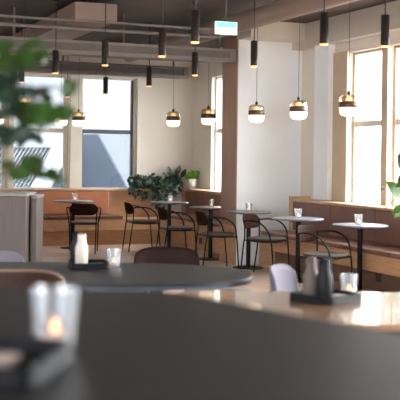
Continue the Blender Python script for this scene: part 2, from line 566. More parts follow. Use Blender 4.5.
# ------------------------------------------------------------------ ceiling tube spotlights
def make_spot():
    t = thing('tube_spotlight', '', 'ceiling light', (0, 0, 0))
    MB().lathe([(0.037, 0.0), (0.037, 0.26), (0.030, 0.262), (0.0, 0.263)], n=24, close=False).build('tube', M['spot_metal'], t)
    MB().lathe([(0.033, 0.006), (0.033, -0.010), (0.0, -0.011)], n=24, close=False).build('lamp_lens', M['spot_glow'], t)
    MB().lathe([(0.006, 0.262), (0.006, CEIL - 2.39 - 0.03)], n=8).build('stem', M['cord'], t)
    MB().lathe([(0.035, CEIL - 2.39 - 0.03), (0.035, CEIL - 2.39 - 0.001)], n=16).build('ceiling_mount', M['spot_metal'], t)
    return t


spots = [  # px, bottom py, label
    (55.5, 73, 'dark tube spotlight in front of the left back window beside the green leaves'),
    (105, 65, 'large dark tube spotlight directly above the small one in the right back window'),
    (105.5, 94, 'small dark tube spotlight against the bright right back window'),
    (162, 56, 'large dark tube spotlight over the potted plants, upper of the two there'),
    (149, 86, 'dark tube spotlight just right of the right back window'),
    (195, 42, 'largest dark tube spotlight at the top, directly above another left of the column'),
    (195, 75, 'dark tube spotlight left of the brown column under a larger one'),
    (254, 66, 'dark tube spotlight against the white wall beside the column'),
    (324, 44, 'dark tube spotlight above the white pilaster left of the right windows'),
    (385, 46, 'dark tube spotlight in front of the mullion of the right windows'),
    (67.5, 99.5, 'slim dark tube spotlight against the pilaster between the back windows'),
    (21.3, 82, 'dark tube spotlight mostly hidden by the blurred leaves at left'),
]
proto = make_spot()
for i, (px, py, lab) in enumerate(spots):
    H = HY + ROLL * (px - 200)
    Y = 0.95 * FPX / (H - py)
    Y = min(Y, 16.2)
    p = at(px, py, Y)
    o = proto if i == 0 else copy_tree(proto)
    o.location = (p.x, p.y, 2.39)
    tag(o, lab, 'ceiling light', 'dark tube spotlights hanging from the ceiling')


# ------------------------------------------------------------------ glass pendants
def make_pendant():
    t = thing('glass_pendant', '', 'pendant lamp', (0, 0, 0))   # origin at the middle of the brown band
    MB().lathe([(0.0, -0.115), (0.045, -0.113), (0.08, -0.10), (0.097, -0.07), (0.1, -0.03), (0.1, -0.022)], n=32, close=False).build('opal_shade', M['opal'], t)
    MB().lathe([(0.1, -0.022), (0.103, -0.02), (0.103, 0.038), (0.1, 0.04), (0.0, 0.04)], n=32, close=False).build('metal_band', M['band'], t)
    MB().lathe([(0.1, 0.04), (0.099, 0.07), (0.09, 0.098), (0.06, 0.112), (0.018, 0.115)], n=32, close=False).build('glass_top', M['amber_glass'], t)
    MB().lathe([(0.0, 0.041), (0.03, 0.046), (0.036, 0.064), (0.022, 0.084), (0.0, 0.088)], n=16, close=False).build('bulb', M['bulb'], t)
    MB().lathe([(0.018, 0.113), (0.016, 0.145), (0.006, 0.155), (0.0, 0.155)], n=16, close=False).build('socket_cap', M['spot_metal'], t)
    MB().lathe([(0.0028, 0.15), (0.0028, CEIL - 2.0 - 0.001)], n=8).build('cord', M['cord'], t)
    return t


pend = [  # px, py of band, Y
    (78.5, 119.5, 15.4, 'glass pendant above the table by the left bench, left of the right back window'),
    (61, 121, 15.2, 'glass pendant half hidden behind the blurred leaf tip beside the pilaster'),
    (24, 97, 11.5, 'nearer glass pendant seen blurred through the leaves at left'),
    (-3, 121, 15.1, 'glass pendant cut by the left edge of the picture behind the leaves'),
    (173.3, 119.5, 14.9, 'glass pendant above the potted plants and the table before them'),
    (208.3, 117, 13.9, 'glass pendant just left of the brown column'),
    (256.5, 111, 12.7, 'glass pendant hanging before the white wall nearest the column'),
    (298.5, 107.5, 11.6, 'glass pendant hanging before the right end of the white wall'),
    (348.7, 104, 10.5, 'glass pendant in front of the right window, largest of the row'),
]
proto = make_pendant()
for i, (px, py, Y, lab) in enumerate(pend):
    p = at(px, py, Y)
    o = proto if i == 0 else copy_tree(proto)
    o.location = (p.x, p.y, 2.0)
    tag(o, lab, 'pendant lamp', 'glass pendants over the tables')


# ------------------------------------------------------------------ banquette benches
def bench(label, fn, length, back_m, seat_m, cushion=(0, 1), back=(0, 1), panel_w=0.85, face_m=None, ledge_d=0.25, seat_d=0.45, recess=0.10, pm=None):
    """local x along the bench, y from the front face (0) toward the wall; fn gives the base transform"""
    loc, rz = fn
    t = thing('banquette_bench', label, 'bench', loc, rz)
    fm = face_m or M['oak']
    D = seat_d
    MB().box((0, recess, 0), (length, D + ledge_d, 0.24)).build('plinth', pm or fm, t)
    MB().box((0, 0, 0.24), (length, D + 0.02, 0.42)).build('fascia', fm, t, 0.004)
    MB().box((0, D + 0.06, 0.42), (length, D + ledge_d, 0.86)).build('back_panel', fm, t)
    MB().box((0, D - 0.01, 0.865), (length, D + ledge_d, 0.895)).build('ledge', M['oak_pale'], t, 0.004)
    for lo, hi, kind in ((cushion[0], cushion[1], 's'), (back[0], back[1], 'b')):
        L0, L1 = lo * length, hi * length
        k = max(1, round((L1 - L0) / panel_w))
        w = (L1 - L0) / k
        for i in range(k):
            a, b = L0 + i * w + 0.004, L0 + (i + 1) * w - 0.004
            if kind == 's':
                MB().box((a, -0.012, 0.421), (b, D - 0.001, 0.475)).build('seat_cushion', seat_m, t, 0.016)
            else:
                MB().box((a, D + 0.002, 0.48), (b, D + 0.059, 0.862)).build('back_cushion', back_m, t, 0.012)
    return t


UB = 5.72                         # front edge of the right benches
b_left = bench('long oak bench with tan leather back cushion under the back windows', (W(0.0, 15.48), TH), 5.72,
               M['tan_leather'], M['seat_leather'], (0, 0.862), (0, 0.843), 1.2, ledge_d=0.36)
# right-hand benches: local x runs toward the camera (-V), y toward the window wall (+U)
b_far = bench('oak bench with mauve brown leather back between the corner and the brown column', (W(UB, 16.25), TH - R(90)), 3.52,
              M['brown_leather'], M['seat_leather'], (0.24, 1), (0.09, 1), 0.9, ledge_d=0.27, recess=0.12)
b_near = bench('long oak bench with dark brown leather seat under the right windows', (W(UB, SV - 0.30), TH - R(90)), 7.2,
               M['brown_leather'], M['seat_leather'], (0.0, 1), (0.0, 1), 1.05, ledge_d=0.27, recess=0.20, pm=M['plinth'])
MB().box((-0.06, -0.004, 0), (-0.001, 0.43, 0.475)).box((-0.06, 0.43, 0), (-0.001, 0.72, 0.93)).build('end_panel', M['oak_pale'], b_near)
for par, x, y in ((b_far, 1.92, 0.10), (b_near, 2.55, 0.20)):
    MB().box((x - 0.045, y - 0.012, 0.10), (x + 0.045, y - 0.0005, 0.19)).build('power_outlet', M['outlet'], par, 0.004)


# ------------------------------------------------------------------ bistro tables
def make_bistro():
    t = thing('bistro_table', '', 'table', (0, 0, 0))
    MB().slab(superellipse(0.3, 0.3, 2, 64), 0.716, 0.738, None, 0.006).build('tabletop', M['bistro_top'], t)
    MB().lathe([(0.12, 0.700), (0.12, 0.7155)], n=24).build('mount_plate', M['black_metal'], t)
    MB().lathe([(0.028, 0.016), (0.028, 0.700)], n=24).build('pedestal', M['black_metal'], t)
    MB().lathe([(0.2, 0.0), (0.2, 0.008), (0.19, 0.012), (0.04, 0.018), (0.0, 0.018)], n=48, close=False).build('base_plate', M['black_metal'], t)
    return t


bt = [  # px, Y, label
    (74.0, 15.55, 'round bistro table beside the tan leather bench at left, behind a chair'),
    (170.0, 15.45, 'round bistro table in front of the potted plants'),
    (211.5, 14.1, 'round bistro table just left of the brown column'),
    (249.5, 13.05, 'round bistro table in front of the white wall beside the column'),
    (299.0, 11.75, 'round bistro table at the near end panel of the right bench'),
    (361.0, 10.72, 'round bistro table in front of the right window, nearest of the row'),
]
tables = []
proto = make_bistro()
for i, (px, Y, lab) in enumerate(bt):
    o = proto if i == 0 else copy_tree(proto)
    o.location = ((px - 200) / FPX * Y, Y, 0)
    tag(o, lab, 'table', 'small round bistro tables along the benches')
    tables.append(o)


# ------------------------------------------------------------------ bistro chairs
def make_bistro_chair(seat_m, back_m):
    t = thing('bistro_chair', '', 'chair', (0, 0, 0))        # faces +x
    MB().slab(superellipse(0.215, 0.215, 2.8, 48, 0.01, 0), 0.436, 0.462, None, 0.010).build('seat', seat_m, t)
    MB().slab(superellipse(0.19, 0.19, 2.8, 48, 0.01, 0), 0.424, 0.4355).build('seat_base', M['walnut'], t)
    b = MB()                                                   # curved back plate with rounded corners
    NI, NJ = 20, 8
    vs = []
    for side in (0, 1):
        for j in range(NJ + 1):
            for i in range(NI + 1):
                s = -1 + 2 * i / NI
                q = -1 + 2 * j / NJ
                hw = 0.205 * (1 - 0.10 * max(0, abs(q) - 0.4) ** 2 / 0.36)
                ang = s * 0.5
                ht = 0.088 * (1 - abs(s) ** 6 * 0.45)
                rad = 0.44 + (0.012 if side else 0)
                x = -0.245 + 0.44 - rad * math.cos(ang) - 0.016 * q
                y = hw * math.sin(ang) / math.sin(0.5) * (rad / 0.44)
                vs.append((x, y, 0.652 + q * ht))
    w = NI + 1
    off = w * (NJ + 1)
    fs = []
    for j in range(NJ):
        for i in range(NI):
            a = j * w + i
            fs.append((a, a + 1, a + w + 1, a + w))
            fs.append((off + a, off + a + w, off + a + w + 1, off + a + 1))
    for i in range(NI):
        fs.append((i, off + i, off + i + 1, i + 1))
        a = NJ * w + i
        fs.append((a, a + 1, off + a + 1, off + a))
    for j in range(NJ):
        a = j * w
        fs.append((a, a + w, off + a + w, off + a))
        a = j * w + NI
        fs.append((a, off + a, off + a + w, a + w))
    b.add(vs, fs, True)
    b.build('backrest', back_m, t)
    for s in (-1, 1):
        MB().tube([(-0.19, s * 0.188, 0.675), (-0.19, s * 0.188, 0.58), (-0.19, s * 0.185, 0.46), (-0.205, s * 0.182, 0.38), (-0.255, s * 0.172, 0.0)],
                  0.0095, 8).build('leg', M['black_metal'], t)
        MB().tube([(0.185, s * 0.222, 0.46), (0.20, s * 0.215, 0.38), (0.232, s * 0.205, 0.0)], 0.0095, 8).build('leg', M['black_metal'], t)
        MB().tube([(-0.19, s * 0.19, 0.665), (-0.09, s * 0.235, 0.675), (0.03, s * 0.25, 0.66), (0.12, s * 0.248, 0.605), (0.17, s * 0.236, 0.53), (0.185, s * 0.222, 0.455)],
                  0.0105, 8).build('armrest', M['black_metal'], t)
    MB().tube([(0.19, -0.215, 0.425), (0.0, -0.2, 0.42), (-0.19, -0.185, 0.43)], 0.008, 6).build('seat_rail', M['black_metal'], t)
    MB().tube([(0.19, 0.215, 0.425), (0.0, 0.2, 0.42), (-0.19, 0.185, 0.43)], 0.008, 6).build('seat_rail', M['black_metal'], t)
    MB().tube([(0.19, -0.215, 0.418), (0.19, 0, 0.418), (0.19, 0.215, 0.418)], 0.008, 6).build('seat_rail', M['black_metal'], t)
    return t


GA = 'bistro armchairs with curved wood backs'
pa = make_bistro_chair(M['seat_fabric'], M['walnut'])
chairs = [  # X px, Y, heading, label
    (266.5, 12.3, R(-32), 'bistro armchair with pale grey seat in front of the white wall'),
    (217.5, 12.95, R(20), 'bistro armchair with black tube arms just before the brown column'),
    (325.5, 10.35, R(-36), 'bistro armchair with brown curved back behind the dark and taupe grinders'),
]
for i, (px, Y, a, lab) in enumerate(chairs):
    o = pa if i == 0 else copy_tree(pa)
    o.location = ((px - 200) / FPX * Y, Y, 0)
    o.rotation_euler.z = a
    tag(o, lab, 'chair', GA)
pb = make_bistro_chair(M['seat_dark'], M['walnut'])
chairs = [
    (84.5, 14.85, R(96), 'dark bistro armchair with its back to the camera at the left bench table'),
    (142.8, 15.25, R(20), 'dark bistro armchair facing right below the trailing plants, leftmost of the row'),
    (177.5, 13.95, R(20), 'dark bistro armchair in front of the table by the potted plants'),
]
for i, (px, Y, a, lab) in enumerate(chairs):
    o = pb if i == 0 else copy_tree(pb)
    o.location = ((px - 200) / FPX * Y, Y, 0)
    o.rotation_euler.z = a
    tag(o, lab, 'chair', GA)


# ------------------------------------------------------------------ shell chairs round the big tables
def make_shell(back_m, edge_m, seat_m, leg_m, top=0.82, half=0.225):
    t = thing('shell_chair', '', 'chair', (0, 0, 0))         # faces +x
    NI, NJ = 24, 10
    z0 = 0.55

    def grid(rad_off):
        g = []
        for j in range(NJ + 1):
            q = j / NJ
            for i in range(NI + 1):
                s = -1 + 2 * i / NI
                corner = (1 - abs(s) ** 3.2) ** (1 / 3.2) if abs(s) < 1 else 0
                zt = z0 + 0.09 + (top - z0 - 0.09) * corner
                z = z0 + 0.03 * (abs(s) ** 2) + (zt - z0 - 0.03 * abs(s) ** 2) * q
                y = (half + rad_off * 0.5) * math.sin(s * 1.15) / math.sin(1.15)
                x = -0.13 - (0.12 + rad_off) * math.cos(s * 1.15) - 0.09 * (z - z0)
                g.append((x, y, z))
        return g
    inner, outer = grid(0), grid(0.014)
    w = NI + 1
    off = len(inner)
    fs = []
    for j in range(NJ):
        for i in range(NI):
            a = j * w + i
            fs.append((a, a + 1, a + w + 1, a + w))
            fs.append((off + a, off + a + w, off + a + w + 1, off + a + 1))
    for i in range(NI):
        fs.append((i, off + i, off + i + 1, i + 1))
        a = NJ * w + i
        fs.append((a, a + 1, off + a + 1, off + a))
    MB().add(inner + outer, fs, True).build('backrest', back_m, t)
    rim = [((a[0] + b[0]) / 2, (a[1] + b[1]) / 2, (a[2] + b[2]) / 2) for a, b in zip(inner[NJ * w:NJ * w + w], outer[NJ * w:NJ * w + w])]
    MB().tube(rim, 0.0085, 8, sub=2).build('back_rim', edge_m, t)
    MB().slab(superellipse(0.225, 0.225, 2.8, 48, 0.02, 0), 0.43, 0.465, None, 0.012).build('seat', seat_m, t)
    for s in (-1, 1):
        MB().tube([(-0.16, s * 0.14, 0.60), (-0.17, s * 0.15, 0.45), (-0.21, s * 0.19, 0.0)], lambda q: 0.015 - 0.004 * q, 10).build('leg', leg_m, t)
        MB().tube([(0.17, s * 0.15, 0.44), (0.20, s * 0.19, 0.0)], lambda q: 0.015 - 0.004 * q, 10, spline=False).build('leg', leg_m, t)
    return t


GS = 'low shell-backed chairs round the large tables'
s1 = make_shell(M['shell_walnut'], M['rim_highlight'], M['seat_dark'], M['shell_walnut'])


def put(o, px, Y, a, lab, z=0):
    o.location = ((px - 200) / FPX * Y, Y, z)
    o.rotation_euler.z = a
    tag(o, lab, 'chair', GS)


put(s1, 30, 5.53, R(91), 'dark brown shell chair at lower left with painted highlight along its back rim, behind the blurred glass')
s1.scale = (1, 1, 1.015)
s3 = make_shell(M['shell_walnut'], M['walnut'], M['seat_dark'], M['shell_walnut'], top=0.795)
put(s3, 166, 6.80, R(-92), 'dark brown shell chair behind the far edge of the middle table')
s2 = make_shell(M['lavender'], M['lavender'], M['lavender'], M['walnut_edge'], top=0.81)
put(s2, 322, 5.72, R(-20), 'lavender upholstered chair standing behind the light table')
o = copy_tree(s2)
put(o, -7, 7.05, R(-80), 'chair back with lavender reflection in its colour at the left edge before the grey counter')
o.scale = (1, 1, 0.90)
o = copy_tree(s2)
put(o, 223, 5.58, R(87), 'chair with pale reflection in its colour pushed under the right end of the middle table')
o.scale = (1, 1, 0.91)


# ------------------------------------------------------------------ large tables
# middle table: long, rounded ends
t = thing('dining_table', 'long charcoal table with rounded ends and bluish highlight on its edge in the middle distance', 'table', (-0.75, 5.98, 0), R(1.0))
MB().slab(superellipse(1.07, 0.57, 2.6, 96), 0.727, 0.742, None, 0.004).build('tabletop', M['dark_top'], t)
MB().slab(superellipse(1.066, 0.566, 2.6, 96), 0.708, 0.7265).build('edge_band', M['edge_highlight'], t)
for x in (-0.5, 0.5):
    MB().lathe([(0.04, 0.016), (0.04, 0.7075)], c=(x, 0, 0), n=24).build('pedestal', M['black_metal'], t)
    MB().lathe([(0.28, 0.0), (0.28, 0.01), (0.05, 0.018), (0.0, 0.018)], c=(x, 0, 0), n=40, close=False).build('base_plate', M['black_metal'], t)

# light table at right
t = thing('dining_table', 'light oak table with glossy top at lower right holding the tray', 'table', (0.78, 4.735, 0), 0)
MB().slab(superellipse(0.90, 0.515, 9, 96), 0.715, 0.742, None, 0.005).build('tabletop', M['light_top'], t)
MB().box((-0.86, -0.495, 0.60), (0.86, 0.495, 0.7145)).build('apron', M['dark_top'], t, 0.004)
for x in (-0.76, 0.76):
    for y in (-0.38, 0.38):
        MB().tube([(x, y, 0.66), (x * 1.03, y * 1.03, 0)], lambda q: 0.028 - 0.008 * q, 12, spline=False).build('leg', M['black_metal'], t)

# tall foreground table
FH = 1.05


def fillet(poly_, r, n_=8):
    out = []
    k = len(poly_)
    for i in range(k):
        p0, p1, p2 = Vector(poly_[i - 1]), Vector(poly_[i]), Vector(poly_[(i + 1) % k])
        a_ = p1 + (p0 - p1).normalized() * r
        b_ = p1 + (p2 - p1).normalized() * r
        for j in range(n_ + 1):
            q_ = j / n_
            out.append(tuple((1 - q_) ** 2 * a_ + 2 * q_ * (1 - q_) * p1 + q_ * q_ * b_))
    return out


t = thing('high_table', 'large dark high table with a slanting edge filling the foreground', 'table', (-0.45, 2.05, 0), 0)
ol = fillet([(-1.15, -0.85), (1.20, -0.85), (1.20, -0.17), (0.345, 0.865), (-1.15, 0.885)], 0.12)
MB().slab(ol, FH - 0.018, FH, None, 0.003).build('tabletop', M['dark_top'], t)
ol2 = [(x * 0.985, y * 0.985) for x, y in ol]
MB().slab(ol2, FH - 0.035, FH - 0.0185).build('edge_band', M['edge_highlight'], t)
for x in (-0.55, 0.45):
    MB().lathe([(0.045, 0.016), (0.045, FH - 0.0355)], c=(x, -0.1, 0), n=24).build('pedestal', M['black_metal'], t)
    MB().lathe([(0.30, 0.0), (0.30, 0.01), (0.05, 0.018), (0.0, 0.018)], c=(x, -0.1, 0), n=40, close=False).build('base_plate', M['black_metal'], t)


# ------------------------------------------------------------------ things on the tables
def make_tray(half=0.134):
    t = thing('table_tray', '', 'tray', (0, 0, 0))
    MB().slab(superellipse(half, half, 10, 48), 0.0, 0.010, None, 0.002).build('tray_base', M['tray'], t)
    w = MB()
    o = superellipse(half, half, 10, 48)
    i = superellipse(half - 0.006, half - 0.006, 10, 48)
    n_ = len(o)
    vs = [(p[0], p[1], 0.010) for p in o] + [(p[0], p[1], 0.038) for p in o] + [(p[0], p[1], 0.038) for p in i] + [(p[0], p[1], 0.010) for p in i]
    fs = []
    for k in range(n_):
        j = (k + 1) % n_
        for r_ in range(3):
            fs.append((r_ * n_ + k, r_ * n_ + j, (r_ + 1) * n_ + j, (r_ + 1) * n_ + k))
    w.add(vs, fs)
    w.build('tray_wall', M['tray'], t)
    return t


GT = 'square dark trays on the large tables'
tr0 = make_tray()


def bottle(label, mt, lid, loc):
    t = thing('grinder_bottle', label, 'salt and pepper mill', loc, 0, 'bottle shaped grinders in the trays')
    MB().lathe([(0.0, 0.0), (0.036, 0.0), (0.0395, 0.004), (0.0395, 0.105), (0.037, 0.125), (0.029, 0.143), (0.026, 0.152), (0.026, 0.165)], n=36, close=False).build('bottle_body', mt, t)
    l_ = MB().lathe([(0.0262, 0.1655), (0.0262, 0.196), (0.0, 0.1965)], n=36, close=False).build('lid', mt, t)
    MB().lathe([(0.0258, 0.197), (0.0255, 0.203), (0.022, 0.206), (0.0, 0.207)], n=36, close=False).build('lid_cap', lid, l_)
    return t


def napkins(label, loc, rz):
    t = MB()
    for k in range(5):
        d = 0.0015 * (k % 2)
        t.box((-0.045 + d, -0.045 - d, k * 0.003), (0.045 + d, 0.045 - d, k * 0.003 + 0.0026))
    return tag(t.build('napkin_stack', M['napkin'], None, 0, loc, rz), label, 'napkins')


def make_candle():
    t = thing('candle_glass', '', 'candle', (0, 0, 0))
    MB().lathe([(0.0, 0.0), (0.034, 0.0), (0.036, 0.003), (0.045, 0.108), (0.042, 0.108), (0.034, 0.010), (0.0, 0.010)], n=20, close=False, smooth=False).build('glass', M['tumbler'], t)
    MB().lathe([(0.0, 0.0105), (0.021, 0.0105), (0.021, 0.030), (0.0, 0.0295)], n=20, close=False).build('wax', M['wax'], t)
    MB().lathe([(0.0, 0.031), (0.006, 0.036), (0.0055, 0.044), (0.0, 0.056)], n=10, close=False).build('flame', M['flame'], t)
    return t


cn = make_candle()
GC = 'candle glasses'
cd = []
names = ['candle glass on the left bench table above the dark chair back', 'candle glass on the table in front of the potted plants',
         'candle glass on the table just left of the column', 'candle glass on the table before the white wall',
         'candle glass on the table at the end panel of the right bench', 'candle glass on the table before the right window, nearest of the row']
offs = [(0.02, 0.0), (0.015, 0.0), (0.01, 0.0), (0.0, 0.0), (0.0, 0.02), (-0.015, 0.02)]
for tb, nm, (dx, dy) in zip(tables, names, offs):
    cd.append((tb.location.x + dx, tb.location.y + dy, 0.7385, nm))


def on_plane(px, py, z):       # point of a horizontal surface seen at a pixel
    H = HY + ROLL * (px - 200)
    Y = (CAM_Z - z) * FPX / (py - H)
    return Vector(((px - 200) / FPX * Y, Y, z))


# middle tray
pt = on_plane(90, 267.5, 0.742)
tr0.location = (pt.x, pt.y, 0.7425)
tr0.rotation_euler.z = R(14)
tr0.scale = (0.88, 0.88, 1)
tag(tr0, 'square dark tray on the middle table under the white grinder', 'tray', GT)
c14, s14 = math.cos(R(14)), math.sin(R(14))


def inst(o, dx, dy, dz=0.0105):
    a = o.rotation_euler.z
    return (o.location.x + dx * math.cos(a) - dy * math.sin(a), o.location.y + dx * math.sin(a) + dy * math.cos(a), o.location.z + dz)


bottle('white grinder bottle with wood lid in the tray on the middle table', M['bottle_white'], M['lid_wood'], inst(tr0, -0.045, -0.005))
bottle('dark grinder bottle standing behind the white one in the middle table tray', M['bottle_dark'], M['bottle_dark'], inst(tr0, -0.068, 0.072))
napkins('pale pink napkin stack in the tray on the middle table', inst(tr0, 0.05, -0.02), R(14))
q = on_plane(111.5, 267.5, 0.742)
cd.append((q.x + 0.018, q.y + 0.06, 0.7425, 'candle glass beside the tray on the middle table'))

# right tray
tr1 = copy_tree(tr0)
tr1.scale = (1, 1, 1)
pt = on_plane(327.5, 300.5, 0.742)
tr1.location = (pt.x, pt.y, 0.7425)
tr1.rotation_euler.z = R(44)
tag(tr1, 'square dark tray with corner toward the camera on the light table', 'tray', GT)
b1 = on_plane(312.5, 299.5, 0.7525)
b2 = on_plane(326.0, 301.5, 0.7525)
bottle('taupe grinder bottle in the tray on the light table', M['bottle_taupe'], M['bottle_taupe'], (b1.x, b1.y, 0.753))
bottle('dark slate grinder bottle in the tray on the light table', M['bottle_dark'], M['bottle_dark'], (b2.x, b2.y, 0.753))
napkins('pale napkin stack lying in the tray on the light table', inst(tr1, 0.055, -0.045), R(44))
q = on_plane(352, 299, 0.742)
cd.append((q.x + 0.012, q.y + 0.13, 0.7425, 'candle glass behind the tray on the light table'))

# foreground tray
tr2 = copy_tree(tr0)
tr2.scale = (1, 1, 1)
tr2.location = (-0.385, 1.80, FH + 0.0005)
tr2.rotation_euler.z = R(-8)
tag(tr2, 'blurred dark tray at the lower left corner on the high table', 'tray', GT)
napkins('pale napkin stack in the blurred tray at lower left', inst(tr2, 0.01, 0.0), R(-8))
cd.append((-0.285, 1.995, FH + 0.0005, 'large blurred candle glass with orange flame in the left foreground'))
for i, (x, y, z, nm) in enumerate(cd):
    o = cn if i == 0 else copy_tree(cn)
    o.location = (x, y, z)
    tag(o, nm, 'candle', GC)
o.scale = (1.05, 1.05, 1.15)

# ------------------------------------------------------------------ counter at left
t = thing('service_counter', 'grey taupe wooden counter at the left edge', 'counter', W(0, 0) * 0 + Vector((-2.62, 11.4, 0)), 0)
MB().box((-1.2, 0, 0.06), (0.64, 0.6, 0.965)).build('counter_body', M['counter'], t, 0.004)
MB().box((-1.2, -0.015, 0.966), (0.655, 0.62, 1.003)).build('counter_top', M['counter_top'], t, 0.004)
MB().box((-1.18, 0.05, 0), (0.60, 0.55, 0.059)).build('toe_kick', M['black_metal'], t)
for k in range(5):
    MB().box((-1.16 + k * 0.36, -0.006, 0.08), (-1.16 + k * 0.36 + 0.35, -0.0005, 0.90)).build('front_panel', M['counter'], t)
t = thing('side_cabinet', 'slim grey cabinet at the right end of the counter', 'cabinet', (-1.962, 11.62, 0), 0)
MB().box((0.0, 0, 0.0), (0.07, 0.5, 0.935)).build('cabinet_body', M['counter'], t, 0.003)
MB().box((0.0, -0.01, 0.936), (0.08, 0.51, 0.97)).build('cabinet_top', M['counter_top'], t, 0.003)


# ------------------------------------------------------------------ plants
def rnd(a, b):
    return random.uniform(a, b)


def on_ledge(px, Y_, z=0.896):
    return Vector(((px - 200) / FPX * Y_, Y_, z))


# trailing plant in a planter on the corner ledge
c0 = W(5.20 + 0.37, 16.12, 0.896)
t = thing('trailing_plant', 'bushy dark green trailing plant spilling over the bench ledge in the corner', 'plant', c0, TH)
MB().box((-0.28, -0.07, 0), (0.22, 0.10, 0.11)).build('planter', M['grey_pot'], t, 0.006)
MB().box((-0.265, -0.055, 0.1105), (0.205, 0.085, 0.115)).build('soil', M['soil'], t)
st, fl = MB(), MB()
for k in range(44):
    x0 = rnd(-0.28, 0.2)
    a = rnd(-0.38, 0.32) * 0.6 + x0
    if k < 18:
        pts = [(x0, 0, 0.10), (x0 * 1.1, -0.10, 0.17), (a, -0.23, 0.10), (a * 1.1, -0.27, rnd(-0.02, -0.2)), (a * 1.15, -0.24 - rnd(0, .04), rnd(-0.25, -0.36) if abs(a) < 0.2 else rnd(-.04, -.15))]
        if k % 2:
            pts = pts[:4]
    else:
        pts = [(x0, 0, 0.10), (x0 * 1.15, rnd(-0.10, 0.05), rnd(0.10, 0.17)), (x0 * 1.35, rnd(-0.2, 0.06), rnd(0.10, 0.25))]
    st.tube(pts, 0.003, 5, sub=3)
    for i in range(len(pts) - 1):
        p, q2 = Vector(pts[i]), Vector(pts[i + 1])
        for s in range(7):
            b = p.lerp(q2, rnd(0, 1))
            L = rnd(0.06, 0.10)
            d = Vector((rnd(-1, 1), rnd(-1, 0.2), rnd(-0.9, 0.45))).normalized() * L
            fl.leaf(b, b + d, L * 0.75, 0.1, up=(rnd(-.3, .3), -0.8, 0.6), seg=4)
st.build('stems', M['stem'], t)
fl.build('foliage', M['leaf_dark'], t)

# rubber plant
c1 = W(6.02, 16.12, 0.896)
t = thing('rubber_plant', 'dark rubber plant with big upright leaves right of the trailing plant', 'plant', c1, TH)
MB().lathe([(0.0, 0), (0.055, 0), (0.07, 0.12), (0.064, 0.12), (0.062, 0.105), (0.0, 0.105)], n=24, close=False).build('pot', M['grey_pot'], t)
st, fl = MB(), MB()
for (dx, dz, lean) in ((-0.08, 0.24, -0.04), (0.05, 0.26, 0.04), (0.13, 0.20, 0.08), (-0.02, 0.20, 0.0), (-0.16, 0.14, -0.05)):
    st.tube([(0, 0, 0.10), (dx * 0.5, -0.02, dz * 0.55), (dx, -0.05, dz)], 0.005, 6, sub=3)
    for s in range(6):
        f = rnd(0.3, 1.0)
        b = Vector((dx * f, -0.05 * f, 0.10 + (dz - 0.10) * f))
        d = Vector((rnd(-0.8, 0.8), rnd(-0.9, 0.2), rnd(-0.5, 0.9))).normalized() * rnd(0.10, 0.15)
        fl.leaf(b, b + d, 0.065, 0.08, up=(0, -0.8, 0.5))
    b = Vector((dx, -0.05, dz))
    fl.leaf(b, b + Vector((lean, -0.02, 0.14)), 0.095, 0.05, up=(0, -1, 0.1))
for s in range(60):
    b = Vector((rnd(-0.20, 0.10), rnd(-0.16, -0.08), rnd(-0.02, 0.14)))
    d = Vector((rnd(-0.6, 0.6), -0.5, rnd(-1.0, 0.2))).normalized() * rnd(0.10, 0.14)
    fl.leaf(b, b + d, 0.055, 0.08, up=(0, -0.8, 0.5))
st.build('stems', M['stem'], t)
fl.build('foliage', M['leaf_deep'], t)

# small lime plant in a white pot
c2 = W(6.30, 15.90, 0.896)
t = thing('small_plant', 'small lime green plant in a tall white pot on the corner ledge', 'plant', c2, TH)
MB().lathe([(0.0, 0), (0.045, 0), (0.062, 0.155), (0.056, 0.155), (0.054, 0.135), (0.0, 0.135)], n=28, close=False).build('pot', M['white_pot'], t)
fl = MB()
for s in range(70):
    b = Vector((rnd(-0.04, 0.04), rnd(-0.04, 0.04), rnd(0.14, 0.22)))
    d = Vector((rnd(-1, 1.2), rnd(-1, 1), rnd(-0.1, 0.9))).normalized() * rnd(0.07, 0.13)
    fl.leaf(b, b + d, 0.05, 0.15, seg=3, up=(0, -.7, .7))
fl.build('foliage', M['leaf_lime'], t)
t.scale = (1.15, 1.15, 1.1)

# tall plant at the right edge
t = thing('potted_tree', 'leafy potted plant with broad green leaves at the right edge', 'plant', (2.02, 8.4, 0), 0)
MB().lathe([(0.0, 0), (0.13, 0), (0.17, 0.36), (0.155, 0.36), (0.15, 0.32), (0.0, 0.32)], n=32, close=False).build('pot', M['grey_pot'], t)
base = Vector((2.02, 8.4, 0))
st, fl, fd = MB(), MB(), MB()
st.tube([(0, 0, 0.32), (0.02, 0.02, 0.7), (-0.03, 0.0, 1.05), (0.02, 0, 1.5)], lambda q: 0.014 - 0.008 * q, 8)
Y0 = 8.4
tw = at(385, 209, Y0) - base
st.tube([(0.0, 0, 0.95), tuple(at(404, 198, Y0) - base), tuple(at(393, 201, Y0) - base), tuple(tw)], 0.004, 6)
for (bx, by, tx, ty, w_, mm, up) in ((404, 199, 385, 181, 0.125, 0, (0.3, -1, 0.3)), (406, 170, 397, 154, 0.10, 1, (0, -1, .2)), (406, 174, 397, 188, 0.08, 1, (0, -1, .4)),
                                  (401, 205, 392, 215, 0.06, 0, (0, -1, .2)), (400, 210, 394, 218, 0.06, 0, (0.3, -1, .2)),
                                  (384, 187, 380, 190, 0.03, 1, (0, -1, .2)), (406, 148, 399, 160, 0.07, 1, (0, -1, .3))):
    tgt = fd if mm else fl
    p, q2 = at(bx, by, Y0) - base, at(tx, ty, Y0 - 0.04) - base
    tgt.leaf(p, q2, w_, 0.08, up=up, seg=7)
    st.tube([(0.0, 0, p.z - 0.06), tuple((Vector((0, 0, p.z - 0.03)) + p) / 2), tuple(p)], 0.003, 5, sub=3)
